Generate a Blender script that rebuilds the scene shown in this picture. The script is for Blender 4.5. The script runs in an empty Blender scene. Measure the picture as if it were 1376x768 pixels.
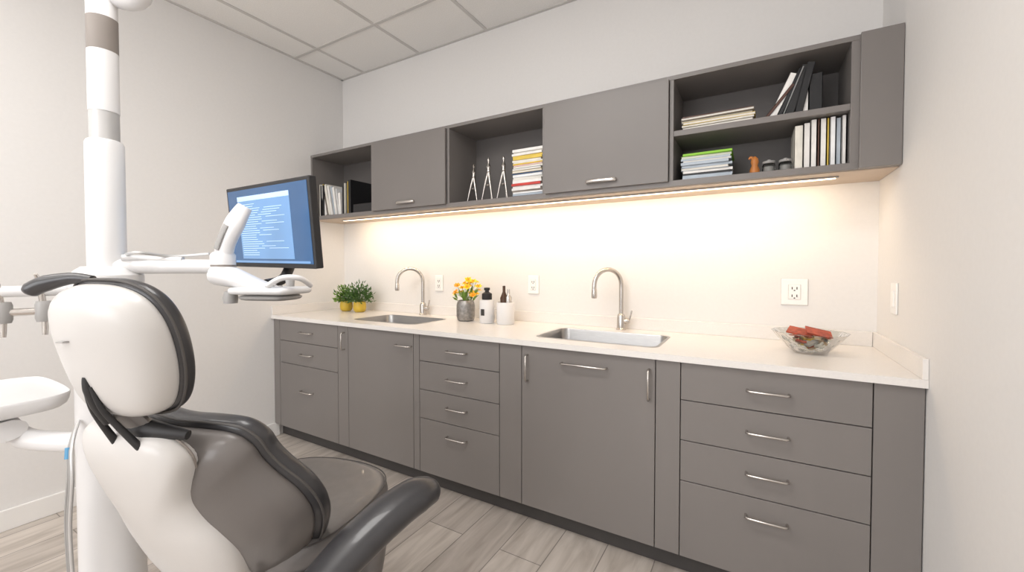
import bpy, bmesh, math, random
from mathutils import Vector, Matrix
random.seed(7)
S=bpy.context.scene
COL=S.collection
# ------------------------------------------------------------ materials
def lin(c):
    return tuple(((x/255)/12.92 if x/255<=0.04045 else ((x/255+0.055)/1.055)**2.4) for x in c)
_m={}
def mat(name,rgb=(200,200,200),rough=0.5,metal=0.0,var=0.04,scale=8,bump=0.0,trans=0,coat=0,emit=None,estr=0,stretch=None,ior=1.45,sheen=0):
    if name in _m: return _m[name]
    m=bpy.data.materials.new(name); m.use_nodes=True
    nt=m.node_tree; b=nt.nodes['Principled BSDF']
    c=lin(rgb)
    b.inputs['Roughness'].default_value=rough
    b.inputs['Metallic'].default_value=metal
    b.inputs['Transmission Weight'].default_value=trans
    b.inputs['Coat Weight'].default_value=coat
    b.inputs['IOR'].default_value=ior
    tc=nt.nodes.new('ShaderNodeTexCoord')
    n=nt.nodes.new('ShaderNodeTexNoise'); n.inputs['Scale'].default_value=scale; n.inputs['Detail'].default_value=4
    if stretch:
        mp=nt.nodes.new('ShaderNodeMapping'); mp.inputs['Scale'].default_value=stretch
        nt.links.new(tc.outputs['Object'],mp.inputs[0]); nt.links.new(mp.outputs[0],n.inputs['Vector'])
    else: nt.links.new(tc.outputs['Object'],n.inputs['Vector'])
    r=nt.nodes.new('ShaderNodeValToRGB')
    r.color_ramp.elements[0].position=0.3; r.color_ramp.elements[1].position=0.7
    r.color_ramp.elements[0].color=(*[x*(1-var) for x in c],1)
    r.color_ramp.elements[1].color=(*[min(1,x*(1+var)) for x in c],1)
    nt.links.new(n.outputs['Fac'],r.inputs[0]); nt.links.new(r.outputs[0],b.inputs['Base Color'])
    if bump:
        bp=nt.nodes.new('ShaderNodeBump'); bp.inputs['Strength'].default_value=bump; bp.inputs['Distance'].default_value=0.002
        nt.links.new(n.outputs['Fac'],bp.inputs['Height']); nt.links.new(bp.outputs[0],b.inputs['Normal'])
    if emit:
        b.inputs['Emission Color'].default_value=(*lin(emit),1); b.inputs['Emission Strength'].default_value=estr
    _m[name]=m; return m
M_wall=mat('wall_paint',(227,225,223),0.7,var=0.01,scale=60,bump=0.08)
M_ceil=mat('ceiling_tile',(238,236,233),0.9,var=0.04,scale=140,bump=0.4)
M_grid=mat('ceiling_grid',(203,200,197),0.5)
M_trim=mat('trim_white',(236,234,231),0.4,var=0.01)
M_cab=mat('cabinet_taupe',(125,120,117),0.36,var=0.03,scale=3,stretch=(1,1,.3))
M_cabin=mat('cabinet_interior',(102,98,96),0.5,var=0.03)
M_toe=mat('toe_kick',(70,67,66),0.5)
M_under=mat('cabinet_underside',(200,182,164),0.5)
M_ctr=mat('quartz_counter',(230,226,222),0.24,var=0.02,scale=120)
M_steel=mat('stainless_steel',(160,159,158),0.3,metal=1,var=0.06,scale=20,stretch=(1,12,12))
M_nick=mat('brushed_nickel',(200,195,190),0.27,metal=1,var=0.04)
M_dark=mat('dark_rubber',(40,39,40),0.5)
M_blk=mat('black_upholstery',(56,55,57),0.34,var=0.08,scale=40,bump=0.1,coat=.25)
M_taup=mat('taupe_upholstery',(110,106,104),0.34,var=0.06,scale=30,bump=0.1,coat=.25)
M_pipe=mat('seam_piping',(78,75,73),0.5)
M_shellg=mat('shell_grey',(106,101,98),0.36,var=0.02,coat=.15)
M_white=mat('white_plastic',(226,225,225),0.3,var=0.01,coat=.15)
M_shell=mat('shell_white',(205,202,199),0.34,var=0.01,coat=.15)
M_grey=mat('grey_plastic',(160,158,156),0.35)
M_lgrey=mat('light_grey_metal',(200,199,198),0.3,metal=.4)
M_band=mat('grey_band',(134,126,120),0.4)
M_outlet=mat('outlet_white',(240,239,237),0.35,var=0.005)
M_slot=mat('outlet_slot',(60,57,55),0.6)
M_yel=mat('yellow_ceramic',(206,174,62),0.35)
M_leaf=mat('leaf_green',(110,142,58),0.5,var=0.3,scale=40)
M_leaf2=mat('leaf_dark',(66,100,46),0.5,var=0.3,scale=40)
M_soil=mat('soil',(60,44,32),0.9,var=.3,scale=60)
M_pet=mat('petal_yellow',(248,212,40),0.5,var=0.1,scale=40)
M_peto=mat('petal_orange',(240,172,44),0.5,var=0.1,scale=40)
M_vase=mat('hammered_silver',(150,147,144),0.35,metal=.7,var=.25,scale=60,bump=.8)
M_red=mat('red_foil',(168,76,56),0.35,var=.35,scale=60)
M_brown=mat('amber_bottle',(74,50,34),0.2)
M_wood=mat('orange_wood',(190,120,60),0.4,var=.2)
M_paper=mat('paper_pages',(226,222,214),0.8,var=.06,scale=200,stretch=(1,1,8))
def glass_mat():
    m=bpy.data.materials.new('clear_glass'); m.use_nodes=True; nt=m.node_tree
    nt.nodes.remove(nt.nodes['Principled BSDF']); out=nt.nodes['Material Output']
    t=nt.nodes.new('ShaderNodeBsdfTransparent'); t.inputs[0].default_value=(.86,.87,.86,1)
    g=nt.nodes.new('ShaderNodeBsdfGlossy'); g.inputs['Roughness'].default_value=.06
    lw=nt.nodes.new('ShaderNodeLayerWeight'); lw.inputs[0].default_value=.12
    n=nt.nodes.new('ShaderNodeTexVoronoi'); n.inputs['Scale'].default_value=38
    tc=nt.nodes.new('ShaderNodeTexCoord'); nt.links.new(tc.outputs['Object'],n.inputs['Vector'])
    bp=nt.nodes.new('ShaderNodeBump'); bp.inputs['Strength'].default_value=.9; bp.inputs['Distance'].default_value=.004
    nt.links.new(n.outputs[0],bp.inputs['Height']); nt.links.new(bp.outputs[0],g.inputs['Normal']); nt.links.new(bp.outputs[0],lw.inputs['Normal'])
    mx=nt.nodes.new('ShaderNodeMixShader'); nt.links.new(lw.outputs['Fresnel'],mx.inputs[0]); nt.links.new(t.outputs[0],mx.inputs[1]); nt.links.new(g.outputs[0],mx.inputs[2])
    nt.links.new(mx.outputs[0],out.inputs[0]); return m
M_glass=glass_mat()

def floor_mat():
    m=bpy.data.materials.new('wood_look_tile'); m.use_nodes=True; nt=m.node_tree; b=nt.nodes['Principled BSDF']
    tc=nt.nodes.new('ShaderNodeTexCoord'); mp=nt.nodes.new('ShaderNodeMapping')
    mp.inputs['Rotation'].default_value=(0,0,math.radians(90)); mp.inputs['Location'].default_value=(.13,.07,0)
    nt.links.new(tc.outputs['Object'],mp.inputs[0])
    br=nt.nodes.new('ShaderNodeTexBrick'); br.offset=0.5
    br.inputs['Scale'].default_value=1; br.inputs['Brick Width'].default_value=.61; br.inputs['Row Height'].default_value=.205
    br.inputs['Mortar Size'].default_value=.0022; br.inputs['Bias'].default_value=0
    br.inputs['Color1'].default_value=(*lin((206,197,188)),1); br.inputs['Color2'].default_value=(*lin((184,175,167)),1)
    br.inputs['Mortar'].default_value=(*lin((134,127,121)),1)
    nt.links.new(mp.outputs[0],br.inputs['Vector'])
    mp2=nt.nodes.new('ShaderNodeMapping'); mp2.inputs['Scale'].default_value=(9,1.3,1); nt.links.new(tc.outputs['Object'],mp2.inputs[0])
    n=nt.nodes.new('ShaderNodeTexNoise'); n.inputs['Scale'].default_value=2.2; n.inputs['Detail'].default_value=7; n.inputs['Distortion'].default_value=.8
    nt.links.new(mp2.outputs[0],n.inputs['Vector'])
    r=nt.nodes.new('ShaderNodeValToRGB'); r.color_ramp.elements[0].position=.30; r.color_ramp.elements[1].position=.68
    r.color_ramp.elements[0].color=(.70,.68,.66,1); r.color_ramp.elements[1].color=(1.05,1.05,1.05,1)
    nt.links.new(n.outputs['Fac'],r.inputs[0])
    mx=nt.nodes.new('ShaderNodeMix'); mx.data_type='RGBA'; mx.blend_type='MULTIPLY'; mx.inputs[0].default_value=1
    nt.links.new(br.outputs['Color'],mx.inputs[6]); nt.links.new(r.outputs[0],mx.inputs[7])
    nt.links.new(mx.outputs[2],b.inputs['Base Color']); b.inputs['Roughness'].default_value=.38
    bp=nt.nodes.new('ShaderNodeBump'); bp.inputs['Strength'].default_value=.3; bp.inputs['Distance'].default_value=.002; bp.invert=True
    nt.links.new(br.outputs['Fac'],bp.inputs['Height']); nt.links.new(bp.outputs[0],b.inputs['Normal'])
    return m
# ------------------------------------------------------------ geometry helpers
def empty(name,loc=(0,0,0),rot=(0,0,0)):
    e=bpy.data.objects.new(name,None); e.empty_display_size=.1; e.location=loc; e.rotation_euler=rot; COL.objects.link(e); return e
def mkobj(name,verts,faces,mats,parent=None,fm=None,smooth=False):
    me=bpy.data.meshes.new(name); me.from_pydata([tuple(v) for v in verts],[],faces)
    if not isinstance(mats,(list,tuple)): mats=[mats]
    for m in mats: me.materials.append(m)
    if fm:
        for p,i in zip(me.polygons,fm): p.material_index=i
    bm=bmesh.new(); bm.from_mesh(me); bmesh.ops.recalc_face_normals(bm,faces=bm.faces); bm.to_mesh(me); bm.free()
    if smooth: me.polygons.foreach_set('use_smooth',[True]*len(me.polygons))
    o=bpy.data.objects.new(name,me); COL.objects.link(o)
    if parent: o.parent=parent
    return o
def box(name,lo,hi,m,parent=None,bev=0.0015,seg=2):
    c=[(a+b)/2 for a,b in zip(lo,hi)]; h=[abs(b-a)/2 for a,b in zip(lo,hi)]
    v=[(sx*h[0],sy*h[1],sz*h[2]) for sx in(-1,1) for sy in(-1,1) for sz in(-1,1)]
    f=[(0,1,3,2),(4,6,7,5),(0,4,5,1),(2,3,7,6),(0,2,6,4),(1,5,7,3)]
    o=mkobj(name,v,f,m,parent); o.location=c
    if bev:
        md=o.modifiers.new('bev','BEVEL'); md.width=bev; md.segments=seg; md.limit_method='ANGLE'
    return o
class Acc:
    def __init__(s): s.v=[];s.f=[];s.m=[];s.mats=[]
    def mi(s,m):
        if m not in s.mats: s.mats.append(m)
        return s.mats.index(m)
    def box(s,lo,hi,m,X=None):
        b=len(s.v); X=X or Matrix()
        for x in(lo[0],hi[0]):
            for y in(lo[1],hi[1]):
                for z in(lo[2],hi[2]): s.v.append(X@Vector((x,y,z)))
        for q in[(0,1,3,2),(4,6,7,5),(0,4,5,1),(2,3,7,6),(0,2,6,4),(1,5,7,3)]:
            s.f.append(tuple(b+i for i in q)); s.m.append(s.mi(m))
    def poly(s,pts,m):
        b=len(s.v); s.v+= [Vector(p) for p in pts]; s.f.append(tuple(range(b,b+len(pts)))); s.m.append(s.mi(m))
    def mesh(s,v,f,m):
        b=len(s.v); s.v+=[Vector(p) for p in v]
        for q in f: s.f.append(tuple(b+i for i in q)); s.m.append(s.mi(m))
    def build(s,name,parent=None,smooth=False):
        me=bpy.data.meshes.new(name); me.from_pydata([tuple(v) for v in s.v],[],s.f)
        for m in s.mats: me.materials.append(m)
        for p,i in zip(me.polygons,s.m): p.material_index=i; p.use_smooth=smooth
        o=bpy.data.objects.new(name,me); COL.objects.link(o)
        if parent:o.parent=parent
        return o
def catmull(pts,n=6,closed=False):
    P=[Vector(p) for p in pts]; out=[]; N=len(P)
    rng=range(N if closed else N-1)
    for i in rng:
        if closed: a,b,c,d=P[(i-1)%N],P[i],P[(i+1)%N],P[(i+2)%N]
        else: a,b,c,d=P[max(i-1,0)],P[i],P[i+1],P[min(i+2,N-1)]
        for k in range(n):
            t=k/n; out.append(.5*((2*b)+(c-a)*t+(2*a-5*b+4*c-d)*t*t+(3*b-a-3*c+d)*t**3))
    if not closed: out.append(P[-1])
    return out
def sweepgeo(pts,rad,seg=14,up=None):
    P=[Vector(p) for p in pts]; n=len(P)
    if not isinstance(rad,list): rad=[rad]*n
    if len(rad)!=n:
        k=len(rad)-1; rr=[]
        for i in range(n):
            t=i/(n-1)*k; a=min(int(t),k-1); t-=a
            A,B=rad[a],rad[a+1]
            rr.append(tuple(x*(1-t)+y*t for x,y in zip(A,B)) if isinstance(A,tuple) else A*(1-t)+B*t)
        rad=rr
    V=[];F=[];prev=None
    for i,p in enumerate(P):
        t=(P[min(i+1,n-1)]-P[max(i-1,0)]).normalized()
        if up: s=t.cross(Vector(up)).normalized()
        else:
            if prev is None: s=t.orthogonal().normalized()
            else: s=(prev-t*prev.dot(t)).normalized()
        prev=s; u=s.cross(t)
        ra,rb=rad[i] if isinstance(rad[i],tuple) else (rad[i],rad[i])
        for k in range(seg):
            a=2*math.pi*k/seg; V.append(p+s*(ra*math.cos(a))+u*(rb*math.sin(a)))
    for i in range(n-1):
        for k in range(seg):
            F.append((i*seg+k,i*seg+(k+1)%seg,(i+1)*seg+(k+1)%seg,(i+1)*seg+k))
    F.append(tuple(range(seg))[::-1]); F.append(tuple((n-1)*seg+k for k in range(seg)))
    return V,F
def sweep(name,pts,rad,m,parent=None,seg=14,up=None,n=6,smooth=True,cat=True):
    if cat and len(pts)>2: pts=catmull(pts,n)
    V,F=sweepgeo(pts,rad,seg,up)
    o=mkobj(name,V,F,m,parent,smooth=smooth)
    if smooth: autos(o)
    return o
def autos(o,ang=40):
    md=o.modifiers.new('es','EDGE_SPLIT'); md.split_angle=math.radians(ang)
def lathegeo(prof,loc=(0,0,0),seg=32,ripple=0,nr=0):
    V=[];F=[]
    for r,z in prof:
        for k in range(seg):
            a=2*math.pi*k/seg; rr=r*(1+ripple*math.cos(nr*a)); V.append(Vector((loc[0]+rr*math.cos(a),loc[1]+rr*math.sin(a),loc[2]+z)))
    for i in range(len(prof)-1):
        for k in range(seg): F.append((i*seg+k,i*seg+(k+1)%seg,(i+1)*seg+(k+1)%seg,(i+1)*seg+k))
    return V,F
def lathe(name,prof,loc,m,parent=None,seg=32,ripple=0,nr=0,ang=40,cap=True):
    V,F=lathegeo(prof,loc,seg,ripple,nr)
    n=len(prof)
    if cap:
        F.append(tuple(range(seg))[::-1]); F.append(tuple((n-1)*seg+k for k in range(seg)))
    o=mkobj(name,V,F,m,parent,smooth=True); autos(o,ang); return o
def pad(name,outline,layers,m,parent,O,U,Vv,W,c=(0,0),bend=None,sub=1,n=4):
    o2=[(p.x,p.y) for p in catmull([(a,b,0) for a,b in outline],n,True)]
    O,U,Vv,W=map(Vector,(O,U,Vv,W)); V=[];F=[];N=len(o2)
    for s,w in layers:
        for a,b in o2:
            x=c[0]+(a-c[0])*s; y=c[1]+(b-c[1])*s
            V.append(O+U*x+Vv*y+W*(w+(bend(x,y) if bend else 0)))
    L=len(layers)
    for i in range(L-1):
        for k in range(N): F.append((i*N+k,i*N+(k+1)%N,(i+1)*N+(k+1)%N,(i+1)*N+k))
    for i in (0,L-1):
        ci=len(V); w=layers[i][1]; V.append(O+U*c[0]+Vv*c[1]+W*(w+(bend(*c) if bend else 0)))
        for k in range(N): F.append((i*N+k,i*N+(k+1)%N,ci))
    o=mkobj(name,V,F,m,parent,smooth=True)
    if sub: md=o.modifiers.new('s','SUBSURF'); md.levels=sub; md.render_levels=sub
    return o
def padline(name,outline,s,w,r,m,parent,O,U,Vv,W,c=(0,0),bend=None,n=6):
    O,U,Vv,W=map(Vector,(O,U,Vv,W)); P=[]
    for p in catmull([(a,b,0) for a,b in outline],n,True):
        x=c[0]+(p.x-c[0])*s; y=c[1]+(p.y-c[1])*s
        P.append(O+U*x+Vv*y+W*(w+(bend(x,y) if bend else 0)))
    P.append(P[0].copy()); P.append(P[1].copy())
    return sweep(name,P,r,m,parent,seg=8,cat=False)
def mirror(h,dx=0):
    return [(a+dx,b) for a,b in h+[(-a,b) for a,b in reversed(h) if abs(a)>1e-6]]
def rrect(x0,y0,x1,y1,r,n=6):
    out=[]
    for cx,cy,a0 in((x1-r,y0+r,-90),(x1-r,y1-r,0),(x0+r,y1-r,90),(x0+r,y0+r,180)):
        for k in range(n+1):
            a=math.radians(a0+90*k/n); out.append((cx+r*math.cos(a),cy+r*math.sin(a)))
    return out
def G(x,y,*z): return (1.0089*x-.0322*y,1.0276*y,*z)
# ------------------------------------------------------------ room
XL,XR,YB,YF,ZC=-3.09,.472,2.39,-2.6,2.877
CY=1.767
T=.1
fl=box('floor',(XL-T,YF-T,-.1),(XR+T,YB+T,0),floor_mat(),bev=0)
box('ceiling',(XL-T,YF-T,ZC),(XR+T,YB+T,ZC+.1),M_ceil,bev=0)
box('wall_back',(XL-T,YB,0),(XR+T,YB+T,ZC),M_wall,bev=0)
box('wall_left',(XL-T,YF,0),(XL,YB,ZC),M_wall,bev=0)
box('wall_right',(XR,YF,0),(XR+T,YB,ZC),M_wall,bev=0)
wx0,wx1,wz0,wz1=-2.6,0.0,.9,2.4
a=Acc()
a.box((XL-T,YF-T,0),(wx0,YF,ZC),M_wall); a.box((wx1,YF-T,0),(XR+T,YF,ZC),M_wall)
a.box((wx0,YF-T,0),(wx1,YF,wz0),M_wall); a.box((wx0,YF-T,wz1),(wx1,YF,ZC),M_wall)
a.build('wall_front')
wn=empty('added_window')  # unseen window behind the camera, added to brighten ceiling and walls
for lo,hi in(((wx0,YF-.06,wz0),(wx0+.05,YF+.01,wz1)),((wx1-.05,YF-.06,wz0),(wx1,YF+.01,wz1)),((wx0,YF-.06,wz0),(wx1,YF+.02,wz0+.05)),((wx0,YF-.06,wz1-.05),(wx1,YF+.01,wz1)),((-1.325,YF-.05,wz0),(-1.275,YF-.01,wz1))):
    box('frame',lo,hi,M_trim,wn,bev=.003)
L=bpy.data.lights.new('added_fill_lamp','AREA'); L.shape='RECTANGLE'; L.size=2.45; L.size_y=1.35; L.energy=46; L.color=(.99,.99,1)  # added fill lamp in the window opening, evens out the room light
o=bpy.data.objects.new('added_fill_lamp',L); o.parent=wn; o.location=(-1.3,YF+.03,1.65); o.rotation_euler=(math.radians(90),0,0); COL.objects.link(o)
box('baseboard_left',(XL,YF,0),(XL+.014,CY+.03,.10),M_trim,bev=.003)
box('baseboard_right',(XR-.014,YF,0),(XR,CY-.02,.10),M_trim,bev=.003)
box('baseboard_front',(XL+.014,YF,0),(XR-.014,YF+.014,.10),M_trim,bev=.003)
a=Acc()
for x in [-2.81+.61*i for i in range(6)]: a.box((x-.011,YF,ZC-.005),(x+.011,YB,ZC+.002),M_grid)
for y in [1.95-.61*i*2 for i in range(4)]: a.box((XL,y-.011,ZC-.0055),(XR,y+.011,ZC+.002),M_grid)
a.box((XL,YB-.02,ZC-.006),(XR,YB,ZC+.002),M_grid); a.box((XL,YF,ZC-.006),(XL+.02,YB,ZC+.002),M_grid); a.box((XR-.02,YF,ZC-.006),(XR,YB,ZC+.002),M_grid)
a.build('trim_ceiling_grid')
M_em=mat('light_diffuser',(255,255,255),.5,var=0,emit=(255,250,244),estr=2.5)
def troffer(cx,cy,power):
    e=empty('ceiling_light_panel',(cx,cy,ZC))
    box('frame',(-.61,-.305,-.03),(.61,.305,-.006),M_trim,e,bev=.003)
    box('diffuser',(-.58,-.275,-.034),(.58,.275,-.029),M_em,e,bev=0)
    L=bpy.data.lights.new('panel_lamp','AREA'); L.shape='RECTANGLE'; L.size=1.15; L.size_y=.54; L.energy=power; L.color=(1,.985,.965)
    o=bpy.data.objects.new('panel_lamp',L); o.parent=e; o.location=(0,0,-.04); COL.objects.link(o)
troffer(-1.0,.35,19); troffer(-2.3,-.5,10); troffer(-.75,-1.3,11); troffer(-2.1,-1.7,8)
# ------------------------------------------------------------ base cabinets
base=empty('base_cabinet')
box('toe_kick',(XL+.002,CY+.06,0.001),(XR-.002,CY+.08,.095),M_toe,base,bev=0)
box('carcass_bottom',(XL+.002,CY+.022,.095),(XR-.002,YB-.002,.11),M_cabin,base,bev=0)
box('carcass_back_rail',(XL+.002,CY+.022,.84),(XR-.002,CY+.035,.884),M_toe,base,bev=0)
box('carcass_backing',(XL+.002,CY+.021,.11),(XR-.002,CY+.024,.84),M_toe,base,bev=0)
def front(n,x0,x1,z0,z1): box(n,(x0+.0017,CY,z0+.0017),(x1-.0017,CY+.02,z1-.0017),M_cab,base,bev=.0012)
def handle(par,cx,z,L,y,vert=False,r=.0048,out=.028):
    h=L/2
    pts=[(-h,0),(-h,-out*.75),(-h+.008,-out),(0,-out),(h-.008,-out),(h,-out*.75),(h,0)]
    P=[]
    for a_,b_ in pts: P.append((cx,y+b_,z+a_) if vert else (cx+a_,y+b_,z))
    V,F=sweepgeo(P,(r),10); o=mkobj('handle',V,F,M_nick,par,smooth=True); autos(o,50)
ZT,ZB=.882,.095
gx=lambda x:G(x,1.72)[0]
xs=[XL+.002]+[gx(x) for x in(-2.931,-2.281,-2.179,-1.619,-1.573,-1.040,-.913,-.2875,-.1914,.396)]+[XR-.002]
front('filler',xs[0],xs[1],ZB,ZT)
for a_,b_ in((.73,ZT),(.568,.73),(ZB,.568)): front('drawer',xs[1],xs[2],a_,b_)
front('pullout',xs[2],xs[3],ZB,ZT); front('door',xs[3],xs[4],ZB,ZT); front('filler',xs[4],xs[5],ZB,ZT)
for a_,b_ in((.73,ZT),(.568,.73),(.405,.568),(ZB,.405)):
    front('drawer',xs[5],xs[6],a_,b_); front('drawer',xs[9],xs[10],a_,b_)
front('filler',xs[6],xs[7],ZB,ZT); front('sink_door',xs[7],xs[8],ZB,ZT); front('filler',xs[8],xs[9],ZB,ZT); front('filler',xs[10],xs[11],ZB,ZT)
for z in(.805,.65,.39): handle(base,gx(-2.606),z,.13,CY)
for z in(.805,.65,.495,.335): handle(base,gx(-1.306),z,.13,CY); handle(base,gx(.103),z,.13,CY)
handle(base,gx(-1.69),.805,.12,CY); handle(base,gx(-.595),.82,.21,CY)
handle(base,gx(-2.213),.785,.11,CY,True); handle(base,gx(-.878),.775,.125,CY,True); handle(base,gx(-.312),.775,.125,CY,True)
# countertop with sink holes
ct=empty('countertop')
sinks=[(-2.345,1.88,-1.80,2.21),(-.955,1.87,-.365,2.22)]
bm=bmesh.new()
def loop(pts):
    vs=[bm.verts.new((x,y,.91)) for x,y in pts]; return [bm.edges.new((vs[i],vs[(i+1)%len(vs)])) for i in range(len(vs))]
E=loop([(XL+.001,CY-.018),(XR-.001,CY-.018),(XR-.001,YB-.001),(XL+.001,YB-.001)])
for s in sinks: E+=loop(rrect(*s,.045))
bmesh.ops.triangle_fill(bm,use_beauty=True,edges=E)
bmesh.ops.recalc_face_normals(bm,faces=bm.faces)
for f in bm.faces:
    if f.normal.z<0: f.normal_flip()
me=bpy.data.meshes.new('slab'); bm.to_mesh(me); bm.free(); me.materials.append(M_ctr)
o=bpy.data.objects.new('slab',me); COL.objects.link(o); o.parent=ct
md=o.modifiers.new('s','SOLIDIFY'); md.thickness=.026; md.offset=-1
box('splash_back',(XL+.016,YB-.015,.9101),(XR-.016,YB-.0005,.975),M_ctr,ct)
box('splash_left',(XL+.0005,CY-.016,.9101),(XL+.015,YB-.0005,.975),M_ctr,ct)
box('splash_right',(XR-.015,CY-.016,.9101),(XR-.0005,YB-.0005,.975),M_ctr,ct)
for (x0,y0,x1,y1) in sinks:
    e=empty('kitchen_sink')
    lo=[(-.008,.9112),(.004,.9112),(.007,.906),(.010,.74),(.014,.715),(.04,.700)]
    V=[];F=[];N=28
    for ins,z in [(-.008,.9102)]+lo:
        for x,y in rrect(x0+ins,y0+ins,x1-ins,y1-ins,max(.045-ins*.4,.02)): V.append((x,y,z))
    for i in range(len(lo)):
        for k in range(N): F.append((i*N+k,i*N+(k+1)%N,(i+1)*N+(k+1)%N,(i+1)*N+k))
    F.append(tuple(len(lo)*N+k for k in range(N)))
    ob=mkobj('basin',V,F,M_steel,e,smooth=True); autos(ob,50)
    lathe('drain',[(.0,.001),(.04,.001),(.045,.004),(.047,.001)],((x0+x1)/2,(y0+y1)/2+.03,.700),M_nick,e,cap=False)
    lathe('drain_hole',[(0,.0045),(.025,.0045),(.025,.003)],((x0+x1)/2,(y0+y1)/2+.03,.700),M_slot,e,cap=False)
def faucet(x,y,dx,dy):
    x,y=G(x,y)
    e=empty('gooseneck_faucet',(x,y,.91))
    lathe('base',[(.028,0),(.028,.006),(.024,.010),(.0225,.075),(.019,.085),(.014,.09)],(0,0,.0005),M_nick,e)
    d=Vector((dx,dy,0)); R=d.length/2; dn=d.normalized()
    pts=[Vector((0,0,z)) for z in(.05,.12,.19,.25)]
    for k in range(1,9):
        an=math.pi*k/8; pts.append(dn*(R-R*math.cos(an))+Vector((0,0,.25+R*math.sin(an))))
    pts.append(dn*2*R+Vector((0,0,.225)))
    sweep('neck',pts,.0125,M_nick,e,n=4)
    p=dn*2*R
    lathe('spout_head',[(.012,.235),(.0145,.228),(.0155,.19),(.0135,.182)],(p.x,p.y,0),M_nick,e)
    sweep('handle_body',[(0,0,.05),(.03,.005,.05),(.045,.006,.05)],[.016,.016,.013],M_nick,e)
    sweep('lever',[(.04,.006,.05),(.05,.006,.075),(.058,.006,.11)],[.006,.005,.004],M_nick,e)
faucet(-2.03,2.26,-.13,-.13); faucet(-.565,2.26,-.11,-.14)
# ------------------------------------------------------------ wall cabinets
UY,UZ0,UZ1=2.08,1.642,2.160
uc=empty('wall_cabinet')
g=.002
ox=lambda x:G(x,2.01)[0]
box('top_panel',(XL+g,UY,UZ1-.02),(XR-g,YB-g,UZ1),M_cab,uc)
box('bottom_panel',(XL+g,UY,UZ0),(XR-g,YB-g,UZ0+.028),M_cab,uc)
box('back_panel',(XL+g,YB-.012,UZ0+.028),(XR-g,YB-g,UZ1-.02),M_cabin,uc,bev=0)
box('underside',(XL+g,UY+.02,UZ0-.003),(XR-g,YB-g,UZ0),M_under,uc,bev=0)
U1,U2,U3,U4,U5=[ox(v) for v in(-2.283,-1.614,-.928,-.285,.405)]
def vp(x,w=.018): box('divider',(x-w/2,UY+.001,UZ0+.028),(x+w/2,YB-.012,UZ1-.02),M_cab,uc,bev=.001)
vp(XL+g+.009); vp(U1-.009); vp(U2+.009); vp(U3-.009); vp(U4+.009); vp(U5-.009,.03)
for x0,x1 in((U1,U2),(U3,U4)):
    box('door',(x0+.002,UY-.018,UZ0+.022),(x1-.002,UY,UZ1-.018),M_cab,uc,bev=.0012)
    c=(x0+x1)/2
    sweep('handle',[(c-.075,UY-.019,1.70),(c-.07,UY-.036,1.70),(c,UY-.042,1.70),(c+.07,UY-.036,1.70),(c+.075,UY-.019,1.70)],[(.004,.009)]*5,M_nick,uc,up=(0,0,1),seg=10)
box('end_panel',(U5+.002,UY-.018,UZ0),(XR-g,UY,UZ1),M_cab,uc)
box('shelf',(U4+.018,UY+.004,1.876),(U5-.024,YB-.012,1.902),M_cab,uc)
led=empty('under_cabinet_led_light')
LX0,LX1=-2.83,.30
box('channel',(LX0,2.172,UZ0-.010),(LX1,2.196,UZ0-.0035),M_grey,led)
M_led=mat('led_diffuser',(255,255,255),.5,var=0,emit=(255,226,190),estr=3)
box('diffuser',(LX0+.01,2.175,UZ0-.0125),(LX1-.01,2.193,UZ0-.010),M_led,led,bev=.001)
for i in range(3):
    w_=(LX1-LX0-.04)/3
    L=bpy.data.lights.new('led_lamp','AREA'); L.shape='RECTANGLE'; L.size=w_; L.size_y=.018; L.energy=3.6; L.color=(1,.77,.52)
    o=bpy.data.objects.new('led_lamp',L); o.parent=led; o.location=(LX0+.02+w_*(i+.5),2.184,UZ0-.015); o.rotation_euler=(math.radians(35),0,0); COL.objects.link(o)
# ------------------------------------------------------------ shelf contents
cols=[(235,232,228),(34,34,36),(200,60,50),(230,226,215),(60,80,110),(220,190,80),(120,130,120),(90,60,50),(180,190,200),(240,240,240),(70,120,90),(150,140,130)]
CM=[mat('cover_%d'%i,c,.4,var=.1,scale=15) for i,c in enumerate(cols)]
def book(a,X,w,d,h,m):
    t=.0018
    a.box((0,0,0),(t,d,h),m,X); a.box((w-t,0,0),(w,d,h),m,X); a.box((0,0,0),(w,t,h),m,X)
    a.box((t,t,.003),(w-t,d-.004,h-.003),M_paper,X)
BY=UY+.04
def row(name,x,y,z,spec,lean0=0):
    x=ox(x); a=Acc()
    for w,h,mi,lean in spec:
        X=Matrix.Translation((x,y+random.uniform(0,.012),z))@Matrix.Rotation(math.radians(lean),4,'Y')
        if lean<0: X=Matrix.Translation((x,y+random.uniform(0,.012),z+w*math.sin(math.radians(-lean))))@Matrix.Rotation(math.radians(lean),4,'Y')
        book(a,X,w,.2,h,CM[mi] if isinstance(mi,int) else mi); x+=w/math.cos(math.radians(lean))+.002
    return a.build(name)
def stack(name,x,y,z,w,spec,d=.22):
    x=ox(x); a=Acc()
    for h,mi in spec:
        dx,dy=random.uniform(-.006,.006),random.uniform(-.006,.01); wd=w*random.uniform(.93,1)
        X=Matrix.Translation((x+dx,y+dy,z))@Matrix.Rotation(math.radians(random.uniform(-1.5,1.5)),4,'Z')
        m=CM[mi] if isinstance(mi,int) else mi
        a.box((0,0,0),(wd,d,.0012),m,X); a.box((0,0,h-.0012),(wd,d,h),m,X); 
        if random.random()<.55: a.box((0,0,.001),(wd,.0015,h-.001),m,X)
        a.box((.002,.002,.0012),(wd-.002,d-.003,h-.0012),M_paper,X); z+=h+.0004
    a.build(name)
M_grn=mat('cover_green',(140,200,50),.4)
zb=UZ0+.0285
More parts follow.
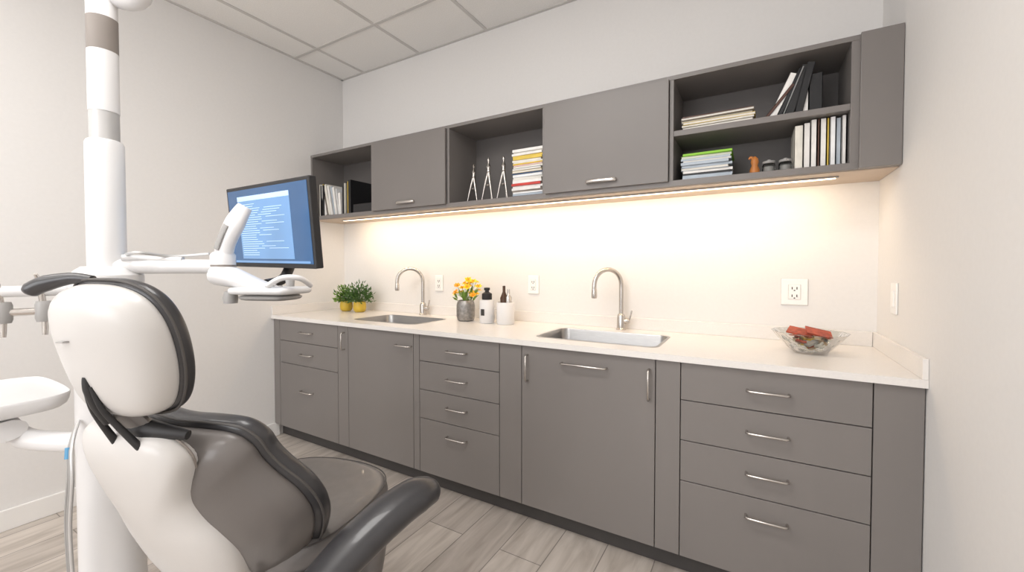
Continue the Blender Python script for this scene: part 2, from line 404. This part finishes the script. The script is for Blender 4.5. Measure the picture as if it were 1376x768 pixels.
row('book_row',-2.95,BY,zb,[(.012,.26,3,0),(.014,.25,1,0),(.008,.26,5,0),(.022,.25,1,0),(.03,.25,0,-14),(.012,.24,11,-16),(.03,.25,3,-14),(.025,.24,0,-12),(.02,.23,8,-12),(.025,.22,0,-10),(.012,.21,9,-9),(.03,.17,0,-4),(.035,.22,1,0),(.012,.24,3,0),(.018,.25,1,0),(.01,.25,5,0),(.03,.26,1,0)])
a=Acc(); x=ox(-2.5); a.box((x,UY+.004,zb),(x+.2,UY+.022,zb+.06),M_dark); a.box((x,UY+.022,zb),(x+.02,UY+.035,zb+.05),M_dark); a.build('document_tray')
stack('magazine_stack',-1.16,BY,zb,.2,[(random.uniform(.007,.016),random.choice([0,3,8,9,4,5,2,0,11])) for _ in range(24)])
stack('magazine_stack',-.235,BY,1.9025,.30,[(.009,3),(.011,11),(.008,3),(.012,5),(.009,3),(.01,11),(.008,7)])
stack('magazine_stack',-.235,BY,zb,.215,[(random.uniform(.008,.014),random.choice([0,8,9,11,0,1])) for _ in range(9)]+[(.012,M_grn),(.010,M_grn)])
row('book_row',.09,BY,1.9025,[(.012,.17,7,38),(.028,.20,0,24),(.016,.21,1,22),(.005,.21,9,20),(.032,.215,1,17),(.028,.215,1,12),(.02,.17,0,0),(.045,.16,1,0)])
row('binder_row',.205,BY,zb,[(.030,.185,3,0),(.022,.19,0,0),(.02,.2,0,0),(.008,.2,7,0),(.02,.2,0,0),(.008,.2,5,0),(.018,.2,9,0),(.016,.195,8,0),(.014,.2,0,0)])
for (x,y,h) in((-1.47,2.17,.25),(-1.345,2.15,.27),(-1.255,2.18,.275)):
    e=empty('metal_compass_sculpture',(ox(x),y,zb))
    for k in range(3):
        an=math.radians(90+120*k); r=.045
        sweep('leg_%d'%(k+1),[(r*math.cos(an),r*math.sin(an)*.8,.002),(r*.45*math.cos(an),r*.45*math.sin(an),h*.4),(0,0,h*.68)],[.003,.006,.009],M_nick,e)
    lathe('body',[(.004,h*.6),(.013,h*.66),(.009,h*.72),(.015,h*.78),(.008,h*.84),(.004,h*.88),(.009,h*.93),(.004,h*.98),(.001,h)],(0,0,0),M_nick,e,seg=16)
    lathe('collar',[(.012,h*.34),(.015,h*.36),(.012,h*.38)],(0,0,0),M_nick,e,seg=16)
e=empty('wooden_figurine',(ox(.062),BY+.02,zb))
lathe('body',[(.018,0),(.02,.02),(.012,.04),(.016,.055),(.013,.07),(.004,.08)],(0,0,0),M_wood,e,seg=18)
sweep('neck',[(0,0,.06),(-.014,0,.078),(-.022,0,.07)],[.007,.006,.004],M_wood,e)
for x in(.115,.175):
    e=empty('glass_jar',(ox(x),BY+.025,zb))
    lathe('jar',[(.022,0),(.025,.004),(.025,.035),(.02,.042)],(0,0,0),M_glass,e,seg=24)
    lathe('lid',[(.022,.042),(.024,.044),(.024,.052),(.008,.055),(.006,.06)],(0,0,0),M_grey,e,seg=24)
    lathe('contents',[(.019,.006),(.020,.028),(.001,.03)],(0,0,0),M_grey,e,seg=20)
# ------------------------------------------------------------ outlets
def outlet(x,z,w,h,name='power_outlet',n=1,k=1):
    e=empty(name,(G(x,2.355)[0],YB,z))
    box('plate',(-w/2,-.007,-h/2),(w/2,-.0005,h/2),M_outlet,e,bev=.003)
    box('plate_shadow_gap',(-w/2-.0015,-.002,-h/2-.0015),(w/2+.0015,-.0004,h/2+.0015),M_grid,e,bev=0)
    for i in range(n):
        cx=(i-(n-1)/2)*.046
        box('socket_rim',(cx-.019*k,-.0078,-.036),(cx+.019*k,-.006,.036),M_grid,e,bev=.001)
        box('socket_body',(cx-.017*k,-.009,-.034),(cx+.017*k,-.006,.034),M_outlet,e,bev=.001)
        for s in(-1,1):
            for dx in(-.007*k,.007*k): box('slot',(cx+dx-.002,-.0096,s*.018-.006),(cx+dx+.002,-.0085,s*.018+.006),M_slot,e,bev=0)
            box('ground',(cx-.003,-.0096,s*.018-.013),(cx+.003,-.0085,s*.018-.008),M_slot,e,bev=0)
outlet(-1.926,1.145,.074,.118); outlet(-1.146,1.15,.078,.12); outlet(.242,1.143,.106,.124,k=1.35)
e=empty('light_switch',(XR,2.12,1.14))
box('plate',(-.007,-.038,-.06),(-.0005,.038,.06),M_outlet,e,bev=.003); box('rocker',(-.011,-.016,-.032),(-.006,.016,.032),M_outlet,e,bev=.002)
# ------------------------------------------------------------ counter items
def plant(x,y,s,m):
    e=empty('potted_plant',(x,y,.9105))
    lathe('pot',[(.032,0),(.044,.01),(.05,.035),(.048,.065),(.043,.082),(.039,.082),(.039,.07)],(0,0,0),M_yel,e)
    lathe('soil',[(.041,.07),(.02,.074),(.001,.075)],(0,0,0),M_soil,e,seg=20)
    a=Acc()
    for i in range(420):
        th=random.uniform(0,2*math.pi); ph=math.acos(random.uniform(-.1,1)); R=s*random.uniform(.35,1)
        d=Vector((math.sin(ph)*math.cos(th),math.sin(ph)*math.sin(th),math.cos(ph)*1.3)); p=Vector((0,0,.09))+d*R
        dd=(d+Vector([random.uniform(-.5,.5) for _ in range(3)])).normalized(); sd=dd.orthogonal().normalized()
        sd=Matrix.Rotation(random.uniform(0,6.28),3,dd)@sd; L=random.uniform(.018,.036); w=L*.22
        up=dd.cross(sd)*.15*L
        a.poly([p,p+dd*L*.4+sd*w+up,p+dd*L,p+dd*L*.4-sd*w+up],m if random.random()<.7 else M_leaf2)
        if i%6==0: V,F=sweepgeo([(0,0,.07),p],[.001,.001],5); a.mesh(V,F,M_leaf2)
    a.build('foliage',e)
plant(-2.85,2.22,.09,M_leaf); plant(-2.69,2.22,.115,M_leaf2)
e=empty('flower_vase',G(-1.56,2.15,.9105))
lathe('vase',[(.045,0),(.056,.006),(.061,.03),(.061,.10),(.055,.125),(.048,.135),(.044,.135),(.046,.12),(.046,.05)],(0,0,0),M_vase,e)
a=Acc()
for i in range(19):
    th=random.uniform(0,6.28); r=random.uniform(.02,.12); h=random.uniform(.17,.27)
    p=Vector((r*math.cos(th),r*math.sin(th),h)); V,F=sweepgeo(catmull([(0,0,.08),(p.x*.35,p.y*.35,.15),p],4),.0016,5); a.mesh(V,F,M_leaf)
    mm=M_pet if i%5 else M_peto; ax=Vector((p.x*4+random.uniform(-.4,.4),p.y*4-.4,.8)).normalized(); s1=ax.orthogonal().normalized()
    for k in range(7):
        v1=Matrix.Rotation(2*math.pi*k/7,3,ax)@s1; v2=ax.cross(v1); L=random.uniform(.023,.03)
        a.poly([p,p+v1*L*.6+v2*L*.33+ax*.004,p+v1*L+ax*.008,p+v1*L*.6-v2*L*.33+ax*.004],mm)
    for k in range(5):
        v1=Matrix.Rotation(2*math.pi*(k+.5)/5,3,ax)@s1; v2=ax.cross(v1); L=.013
        a.poly([p,p+v1*L*.5+v2*L*.35+ax*.008,p+v1*L+ax*.014,p+v1*L*.5-v2*L*.35+ax*.008],M_peto)
for i in range(26):
    th=random.uniform(0,6.28); r=random.uniform(.01,.06); p=Vector((r*math.cos(th),r*math.sin(th),random.uniform(.12,.19))); d=Vector((p.x*8,p.y*8,random.uniform(.2,1))).normalized(); sd=d.orthogonal().normalized(); L=.05
    a.poly([p,p+d*L*.5+sd*.008,p+d*L,p+d*L*.5-sd*.008],M_leaf)
a.build('flowers',e)
e=empty('soap_bottle_holder',G(-1.38,2.13,.9105))
lathe('white_canister',[(.046,0),(.049,.004),(.049,.14),(.046,.146),(.02,.148)],(0,0,0),M_white,e)
lathe('black_bottle',[(.03,.146),(.032,.15),(.032,.185),(.014,.195),(.012,.205),(.019,.207),(.019,.222),(.002,.224)],(0,0,0),M_dark,e)
box('label',(-.012,-.0515,.05),(.012,-.0475,.09),M_slot,e,bev=0)
e=empty('cotton_canister',G(-1.25,2.14,.9105))
lathe('canister',[(.052,0),(.055,.004),(.055,.13),(.052,.135),(.048,.135),(.047,.12),(.02,.119)],(0,0,0),M_white,e)
lathe('dark_bottle',[(.022,.10),(.024,.16),(.012,.19),(.009,.20),(.009,.235),(.001,.237)],(-.018,.012,0),M_brown,e,seg=20)
lathe('steel_bottle',[(.02,.10),(.02,.165),(.009,.18),(.008,.215),(.001,.216)],(.012,.018,0),M_nick,e,seg=20)
e=empty('glass_bowl',G(.262,2.02,.9105))
lathe('bowl',[(.04,.0),(.055,.004),(.075,.02),(.105,.055),(.128,.085),(.131,.087),(.125,.083),(.10,.054),(.07,.022),(.05,.009),(.001,.008)],(0,0,0),M_glass,e,seg=72,ripple=.02,nr=12,cap=False,ang=60)
a=Acc()
M_tan=mat('tan_wrapper',(196,170,140),.4,var=.2,scale=60)
for i in range(44):
    th=random.uniform(0,6.28); r=random.uniform(0,.065); X=Matrix.Translation((r*math.cos(th),r*math.sin(th),random.uniform(.02,.055)+r*.3))@Matrix.Rotation(random.uniform(0,3),4,'Z')@Matrix.Rotation(random.uniform(-.5,.5),4,'X')@Matrix.Rotation(random.uniform(-.5,.5),4,'Y')
    l=random.uniform(.014,.024); a.box((-l,-.011,-.004),(l,.011,.004),random.choice([M_red,M_paper,M_tan,M_tan,M_yel,M_grey]),X)
for X in(Matrix.Translation((.03,-.01,.086))@Matrix.Rotation(.2,4,'Z')@Matrix.Rotation(.22,4,'Y')@Matrix.Rotation(.5,4,'X'),Matrix.Translation((-.03,.0,.084))@Matrix.Rotation(-.3,4,'Z')@Matrix.Rotation(.15,4,'Y')@Matrix.Rotation(.45,4,'X')):
    a.box((-.045,-.024,-.003),(.045,.024,.003),M_red,X)
a.build('wrapped_candies',e)
# ------------------------------------------------------------ monitor
mon=empty('computer_monitor',G(-1.54,.868,1.417),(math.radians(5.5),math.radians(1.0),math.radians(-2)))
W2,H2=.289,.158
box('housing',(-W2,-.006,-H2),(W2,.022,H2),M_dark,mon,bev=.004)
box('rear_bulge',(-.17,.02,-.10),(.17,.045,.09),M_dark,mon,bev=.012)
M_scr=mat('screen_blue',(30,62,98),.25,var=.25,scale=3,emit=(70,100,136),estr=.75)
M_win=mat('screen_window',(66,104,150),.25,var=.1,scale=6,emit=(126,160,194),estr=.85)
M_txt=mat('screen_text',(150,180,210),.3,emit=(190,208,226),estr=.75)
box('screen',(-W2+.014,-.0075,-H2+.016),(W2-.014,-.006,H2-.014),M_scr,mon,bev=0)
a=Acc(); a.box((-.20,-.0085,-.125),(.165,-.0075,.115),M_win)
a.box((-.20,-.0092,.10),(.165,-.0085,.118),M_txt)
z=.085
while z>-.115:
    L=random.uniform(.2,.33); a.box((-.19,-.0092,z),(-.19+L*.5,-.0086,z+.0022),M_txt)
    if random.random()<.7: a.box((-.19+L*.6,-.0092,z),(-.19+L,-.0086,z+.0022),M_txt)
    z-=.0085
a.box((-.26,-.0092,-.14),(.26,-.0082,-.132),M_win)
a.build('screen_content',mon)
box('lower_bezel',(-W2,-.0082,-H2),(W2,-.006,-H2+.014),M_dark,mon,bev=.001)
# ------------------------------------------------------------ support column
PX,PY=-1.773,.49
col=empty('dental_unit_column',(PX,PY,0))
lathe('lower_column',[(.11,.001),(.11,.05),(.085,.12),(.08,.3),(.08,1.16),(.088,1.17),(.088,1.235),(.075,1.25),(.06,1.262)],(0,0,0),M_white,col,seg=40)
lathe('sleeve',[(.047,1.25),(.047,1.645),(.043,1.655),(.037,1.658)],(0,0,0),M_white,col)
lathe('metal_section',[(.0365,1.655),(.0365,1.745)],(0,0,0),M_lgrey,col)
lathe('upper_tube',[(.0375,1.745),(.0375,1.932)],(0,0,0),M_white,col)
lathe('grey_band',[(.0378,1.932),(.0378,2.035)],(0,0,0),M_band,col)
lathe('top_tube',[(.0375,2.035),(.0375,2.84),(.08,2.845),(.08,2.868)],(0,0,0),M_white,col)
sweep('light_arm',[(0,0,2.12),(.10,.06,2.11),(.30,.0,2.22),(.5,-.2,2.3)],.032,M_white,col)
lathe('light_head',[(.02,2.34),(.10,2.32),(.13,2.27),(.12,2.25),(.02,2.245)],(.55,-.24,0),M_white,col)
arm=empty('monitor_support_arm')
sweep('horizontal_arm',[(PX+.03,PY+.01,1.262),G(-1.66,.56,1.262),G(-1.58,.64,1.262),G(-1.51,.70,1.262)],[(.022,.024)]*4,M_white,arm,up=(0,0,1))
sweep('arm_cover',[(PX+.05,PY+.02,1.29),G(-1.66,.56,1.287),G(-1.60,.62,1.284)],[(.014,.010)]*3,M_white,arm,up=(0,0,1))
sweep('arm_cable',[(PX+.05,PY+.03,1.30),(PX+.12,PY+.04,1.305),G(-1.62,.60,1.296),G(-1.54,.67,1.305)],.005,M_lgrey,arm,seg=8)
lathe('arm_joint',[(.034,1.225),(.037,1.23),(.037,1.30),(.03,1.31)],G(-1.515,.70,0),M_white,arm)
lathe('arm_joint_ring',[(.0375,1.262),(.0375,1.268)],G(-1.515,.70,0),M_band,arm)
sweep('upright_link',[G(-1.52,.70,1.27),G(-1.505,.705,1.34),G(-1.475,.72,1.41),G(-1.452,.74,1.465)],[(.032,.028),(.034,.026),(.042,.026),(.028,.020)],M_white,arm,up=(0,1,0))
sweep('link_inset',[G(-1.507,.676,1.32),G(-1.492,.682,1.36),G(-1.475,.692,1.40)],[(.013,.006)]*3,M_grey,arm,up=(0,1,0))
sweep('lower_body',[G(-1.53,.69,1.235),G(-1.47,.71,1.225),G(-1.40,.745,1.20),G(-1.36,.77,1.19)],[(.04,.035),(.045,.034),(.05,.022),(.05,.014)],M_white,arm,up=(0,0,1))
pad('control_tray',[(a_,b_) for a_,b_ in rrect(-.11,-.075,.11,.075,.03,2)],[(.9,0),(1,.006),(1,.02),(.93,.026)],M_white,arm,G(-1.35,.765,1.170),(.94,.34,0),(-.34,.94,0),(0,0,1),n=2)
pad('tray_lower',[(a_,b_) for a_,b_ in rrect(-.09,-.06,.09,.06,.03,2)],[(.85,-.02),(.97,-.012),(1,.0)],M_grey,arm,G(-1.35,.765,1.170),(.94,.34,0),(-.34,.94,0),(0,0,1),n=2)
sweep('tray_handle',[G(-1.29,.72,1.20),G(-1.25,.74,1.225),G(-1.22,.78,1.225),G(-1.235,.83,1.20)],.009,M_white,arm)
for i in range(4): 
    p=G(-1.38+.028*i,.735+.01*i,1.196); lathe('button_%d'%(i+1),[(.007,0),(.006,.004)],p,M_grey,arm,seg=12)
lathe('knob',[(.012,0),(.014,.02),(.01,.035)],G(-1.30,.80,1.195),M_grey,arm)
sweep('monitor_neck',[G(-1.44,.80,1.20),G(-1.47,.88,1.22),G(-1.50,.93,1.30),G(-1.52,.925,1.40)],.018,M_dark,arm)
x,y=G(-1.52,.925); box('vesa_plate',(x-.05,y-.01,1.36),(x+.05,y+.01,1.46),M_dark,arm,bev=.004)
lathe('swivel_foot',[(.02,1.14),(.022,1.16),(.018,1.18)],G(-1.47,.70,0),M_grey,arm)
ins=empty('instrument_delivery_arm')
sweep('arm',[(PX-.05,PY-.05,1.19),(-1.82,.34,1.19),(-1.88,.2,1.19),(-1.92,.05,1.19)],.016,M_white,ins)
sweep('rail',[(-1.80,.40,1.13),(-1.84,.28,1.13),(-1.92,.1,1.13)],.011,M_nick,ins)
for i in range(4):
    y=.36-.075*i; x=-1.81-.03*i
    lathe('holder_%d'%(i+1),[(.017,1.10),(.02,1.11),(.02,1.15),(.017,1.16)],(x,y,0),M_grey,ins,seg=20)
    sweep('handpiece_%d'%(i+1),[(x,y,1.06),(x,y,1.12),(x+.005,y-.01,1.21),(x+.02,y-.02,1.24)],[.006,.008,.007,.004],M_nick,ins,seg=10)
tr=empty('instrument_tray')
pad('tray_body',rrect(-.25,-.20,.20,.20,.09,2),[(.86,0),(.97,.015),(1,.05),(.985,.058),(.96,.05),(.9,.042)],M_white,tr,(-2.09,.25,.80),(1,0,0),(0,1,0),(0,0,1),n=2)
sweep('tray_support',[(-2.0,.3,.79),(-1.95,.34,.73),(-1.85,.42,.71),(PX-.05,PY-.02,.71)],.03,M_white,tr)
sweep('tray_grip',[(-1.95,.16,.79),(-1.95,.15,.71),(-1.955,.15,.59)],[.02,.018,.014],M_white,tr)
sweep('tray_underbody',[(-2.2,.2,.77),(-2.05,.25,.75),(-1.92,.3,.77)],[(.05,.03)]*3,M_white,tr,up=(0,0,1))
hs=empty('dental_hose_bundle')
for i,(dx,mm) in enumerate(((0,M_grey),(.02,M_grey),(.035,M_lgrey))):
    sweep('hose_%d'%(i+1),[(PX+.03,PY-.08,.80),(PX+.08+dx*.5,PY-.11,.75),(PX+.10+dx,PY-.12,.66),(PX+.07+dx,PY-.12,.5),(PX+.07+dx,PY-.11,.25),(PX+.09+dx,PY-.09,.03)],.0045,mm,hs,seg=10)
M_blue=mat('blue_connector',(90,150,190),.4)
sweep('connector',[(PX+.088,PY-.115,.745),(PX+.094,PY-.118,.715)],.008,M_blue,hs,cat=False)
# ------------------------------------------------------------ dental chair
ch=empty('dental_chair',(-1.20,.56,0),(0,0,math.radians(12)))
bt=math.radians(22)
BU=(1,0,0); BV=(0,-math.sin(bt),math.cos(bt)); BW=(0,math.cos(bt),math.sin(bt)); BO=(0,0,.50)
FB=(BO,BU,BV,BW)
bo=mirror([(0,-.08),(.13,-.075),(.215,-.02),(.262,.06),(.275,.13),(.262,.20),(.228,.265),(.210,.31),(.20,.355),(.165,.39),(.09,.402),(0,.40)],-.015)
bend=lambda x,y:.7*x*x
CB=(-.015,.18)
pad('back_cushion',bo,[(.9,.035),(.99,.037),(1.03,.046),(1.04,.060),(1.03,.076),(.98,.090),(.8,.100),(.4,.102)],M_blk,ch,*FB,CB,bend)
padline('cushion_piping',bo,1.035,.043,.0032,M_pipe,ch,*FB,CB,bend)
pad('back_shell_grey',bo,[(.96,.05),(.985,.035),(.975,.015),(.92,-.01),(.80,-.035),(.6,-.055),(.4,-.062)],M_shellg,ch,*FB,CB,bend)
ws=[(a-.055,b) for a,b in [(0,-.13),(.09,-.12),(.145,-.06),(.178,.03),(.192,.10),(.180,.165),(.155,.22),(.145,.28),(.160,.34),(.168,.395),(.13,.44),(.05,.452),
    (-.05,.452),(-.13,.44),(-.165,.40),(-.172,.34),(-.168,.28),(-.175,.22),(-.192,.165),(-.205,.10),(-.20,.03),(-.175,-.06),(-.10,-.12)]]
CW=(-.055,.18); wb=lambda x,y:.45*x*x
pad('back_shell_white',ws,[(1,.0),(1.0,-.040),(.985,-.058),(.93,-.072),(.80,-.088),(.4,-.10)],M_shell,ch,*FB,CW,wb,n=3)
padline('shell_seam',ws,1.003,-.028,.0024,M_band,ch,*FB,CW,wb,n=4)
ht=math.radians(14)
HV=(0,-math.sin(ht),math.cos(ht)); HW=(0,math.cos(ht),math.sin(ht)); HO=(-.012,-.25,1.083); FH=(HO,BU,HV,HW)
ho=mirror([(0,-.146),(.06,-.145),(.105,-.128),(.134,-.075),(.146,-.005),(.142,.06),(.118,.108),(.07,.134),(0,.14)])
hb=lambda x,y:.9*x*x
pad('headrest_cushion',ho,[(.93,.022),(1.02,.024),(1.06,.031),(1.065,.042),(1.04,.052),(.98,.060),(.8,.066),(.4,.068)],M_blk,ch,*FH,(0,0),hb)
padline('headrest_piping',ho,1.06,.028,.003,M_pipe,ch,*FH,(0,0),hb)
pad('headrest_shell',ho,[(.99,.032),(1.01,.022),(1.005,.008),(.98,-.008),(.90,-.024),(.75,-.036),(.4,-.044)],M_shell,ch,*FH,(0,0),hb)
def hp(u,v,w): return Vector(HO)+Vector(BU)*u+Vector(HV)*v+Vector(HW)*w
def bp_(u,v,w): return Vector(BO)+Vector(BU)*u+Vector(BV)*v+Vector(BW)*w
sweep('headrest_grip',[hp(-.04,.145,.04),hp(-.085,.15,.03),hp(-.13,.145,.008),hp(-.155,.135,-.008),hp(-.162,.13,-.013)],[.008,.012,.017,.016,.008],M_blk,ch)
for s in(-1,1): sweep('headrest_bracket',[hp(s*.010,-.055,-.043),hp(s*.016,-.10,-.042),hp(s*.024,-.14,-.034),bp_(s*.04,.42,-.06)],[.0035,.005,.006,.008],M_dark,ch)
sweep('bracket_slot',[hp(0,-.035,-.0415),hp(0,-.06,-.042),hp(0,-.10,-.039),hp(0,-.145,-.032)],[.005,.010,.011,.008],M_dark,ch)
sweep('neck_mount',[bp_(-.12,.425,-.01),bp_(-.04,.452,-.03),bp_(.03,.452,-.03),bp_(.11,.43,-.01)],[.010,.020,.020,.010],M_dark,ch)
sweep('neck_collar',[bp_(0,.40,-.02),bp_(0,.46,-.03),hp(0,-.13,-.01)],[(.05,.022),(.04,.018),(.03,.014)],M_shellg,ch,up=(0,1,0))
sweep('headrest_badge',[hp(-.035,.04,-.0445),hp(-.005,.043,-.0475)],[(.006,.002)]*2,M_grey,ch,up=(0,0,1),cat=False)
for u in(-.14,.12): sweep('recline_hinge',[bp_(u,-.05,-.07),bp_(u,-.10,-.03),(u,.04,.40)],[.018,.024,.026],M_dark,ch)
so=mirror([(0,-.02),(.15,-.01),(.235,.04),(.26,.15),(.255,.28),(.23,.38),(.17,.445),(.08,.475),(0,.48)])
FS=((0,0,.455),(1,0,0),(0,1,0),(0,0,1))
pad('seat_cushion',so,[(.9,0),(.98,.01),(1,.04),(.99,.07),(.93,.09),(.88,.092),(.7,.088),(.4,.084)],M_taup,ch,*FS,(0,.22))
padline('seat_piping',so,.97,.083,.0022,M_pipe,ch,*FS,(0,.22))
padline('seat_edge_band',so,1.0,.018,.006,M_blk,ch,*FS,(0,.22))
pad('seat_base_shell',so,[(.6,-.09),(.85,-.08),(.95,-.03),(.96,.01)],M_shell,ch,*FS,(0,.2))
pad('leg_rest',mirror([(0,0),(.14,.0),(.17,.06),(.17,.22),(.13,.29),(0,.3)]),[(.9,0),(1,.015),(1,.06),(.9,.075)],M_taup,ch,(0,.36,.13),(1,0,0),(0,.25,.97),(0,.97,-.25),(0,.15))
lathe('pedestal',[(.16,.05),(.14,.08),(.10,.16),(.09,.30),(.13,.38)],(0,.18,0),M_shell,ch)
pad('base_plate',rrect(-.24,-.25,.24,.5,.15,3),[(1,.002),(1,.035),(.93,.055)],M_shell,ch,(0,0,0),(1,0,0),(0,1,0),(0,0,1),(0,.12),n=2)
sweep('armrest_pad',[(.32,-.16,.480),(.345,-.06,.530),(.375,.04,.573),(.41,.13,.607),(.445,.20,.625),(.465,.245,.622),(.47,.26,.615)],
    [(.04,.03),(.052,.038),(.060,.045),(.062,.046),(.058,.044),(.045,.034),(.012,.010)],M_blk,ch,up=(0,0,1),seg=20)
sweep('armrest_seam',[(.372,-.07,.543),(.405,.03,.585),(.443,.12,.618),(.478,.19,.635)],.002,M_pipe,ch,seg=8)
sweep('armrest_support',[(.22,-.05,.47),(.29,-.06,.48),(.34,-.05,.52)],.028,M_shellg,ch)
sweep('armrest_pad',[(-.37,.06,.585),(-.38,.13,.62),(-.385,.20,.637),(-.39,.26,.632),(-.39,.275,.625)],
    [(.035,.025),(.055,.04),(.056,.042),(.045,.034),(.012,.010)],M_blk,ch,up=(0,0,1),seg=20)
sweep('armrest_support',[(-.22,.08,.49),(-.29,.09,.51),(-.37,.10,.58)],.026,M_shellg,ch)
# ------------------------------------------------------------ world, camera
w=bpy.data.worlds.new('world'); S.world=w; w.use_nodes=True
w.node_tree.nodes['Background'].inputs[0].default_value=(.9,.92,1,1); w.node_tree.nodes['Background'].inputs[1].default_value=1.0
cam=bpy.data.cameras.new('camera'); cam.sensor_width=36; cam.lens=557/1376*36; cam.clip_start=.02
co=bpy.data.objects.new('camera',cam); COL.objects.link(co); co.location=(0,0,1.257)
co.rotation_euler=(math.radians(90-1.3),0,math.radians(30.26)); cam.shift_y=-.0083; S.camera=co
S.view_settings.view_transform='Standard'
S.view_settings.exposure=0
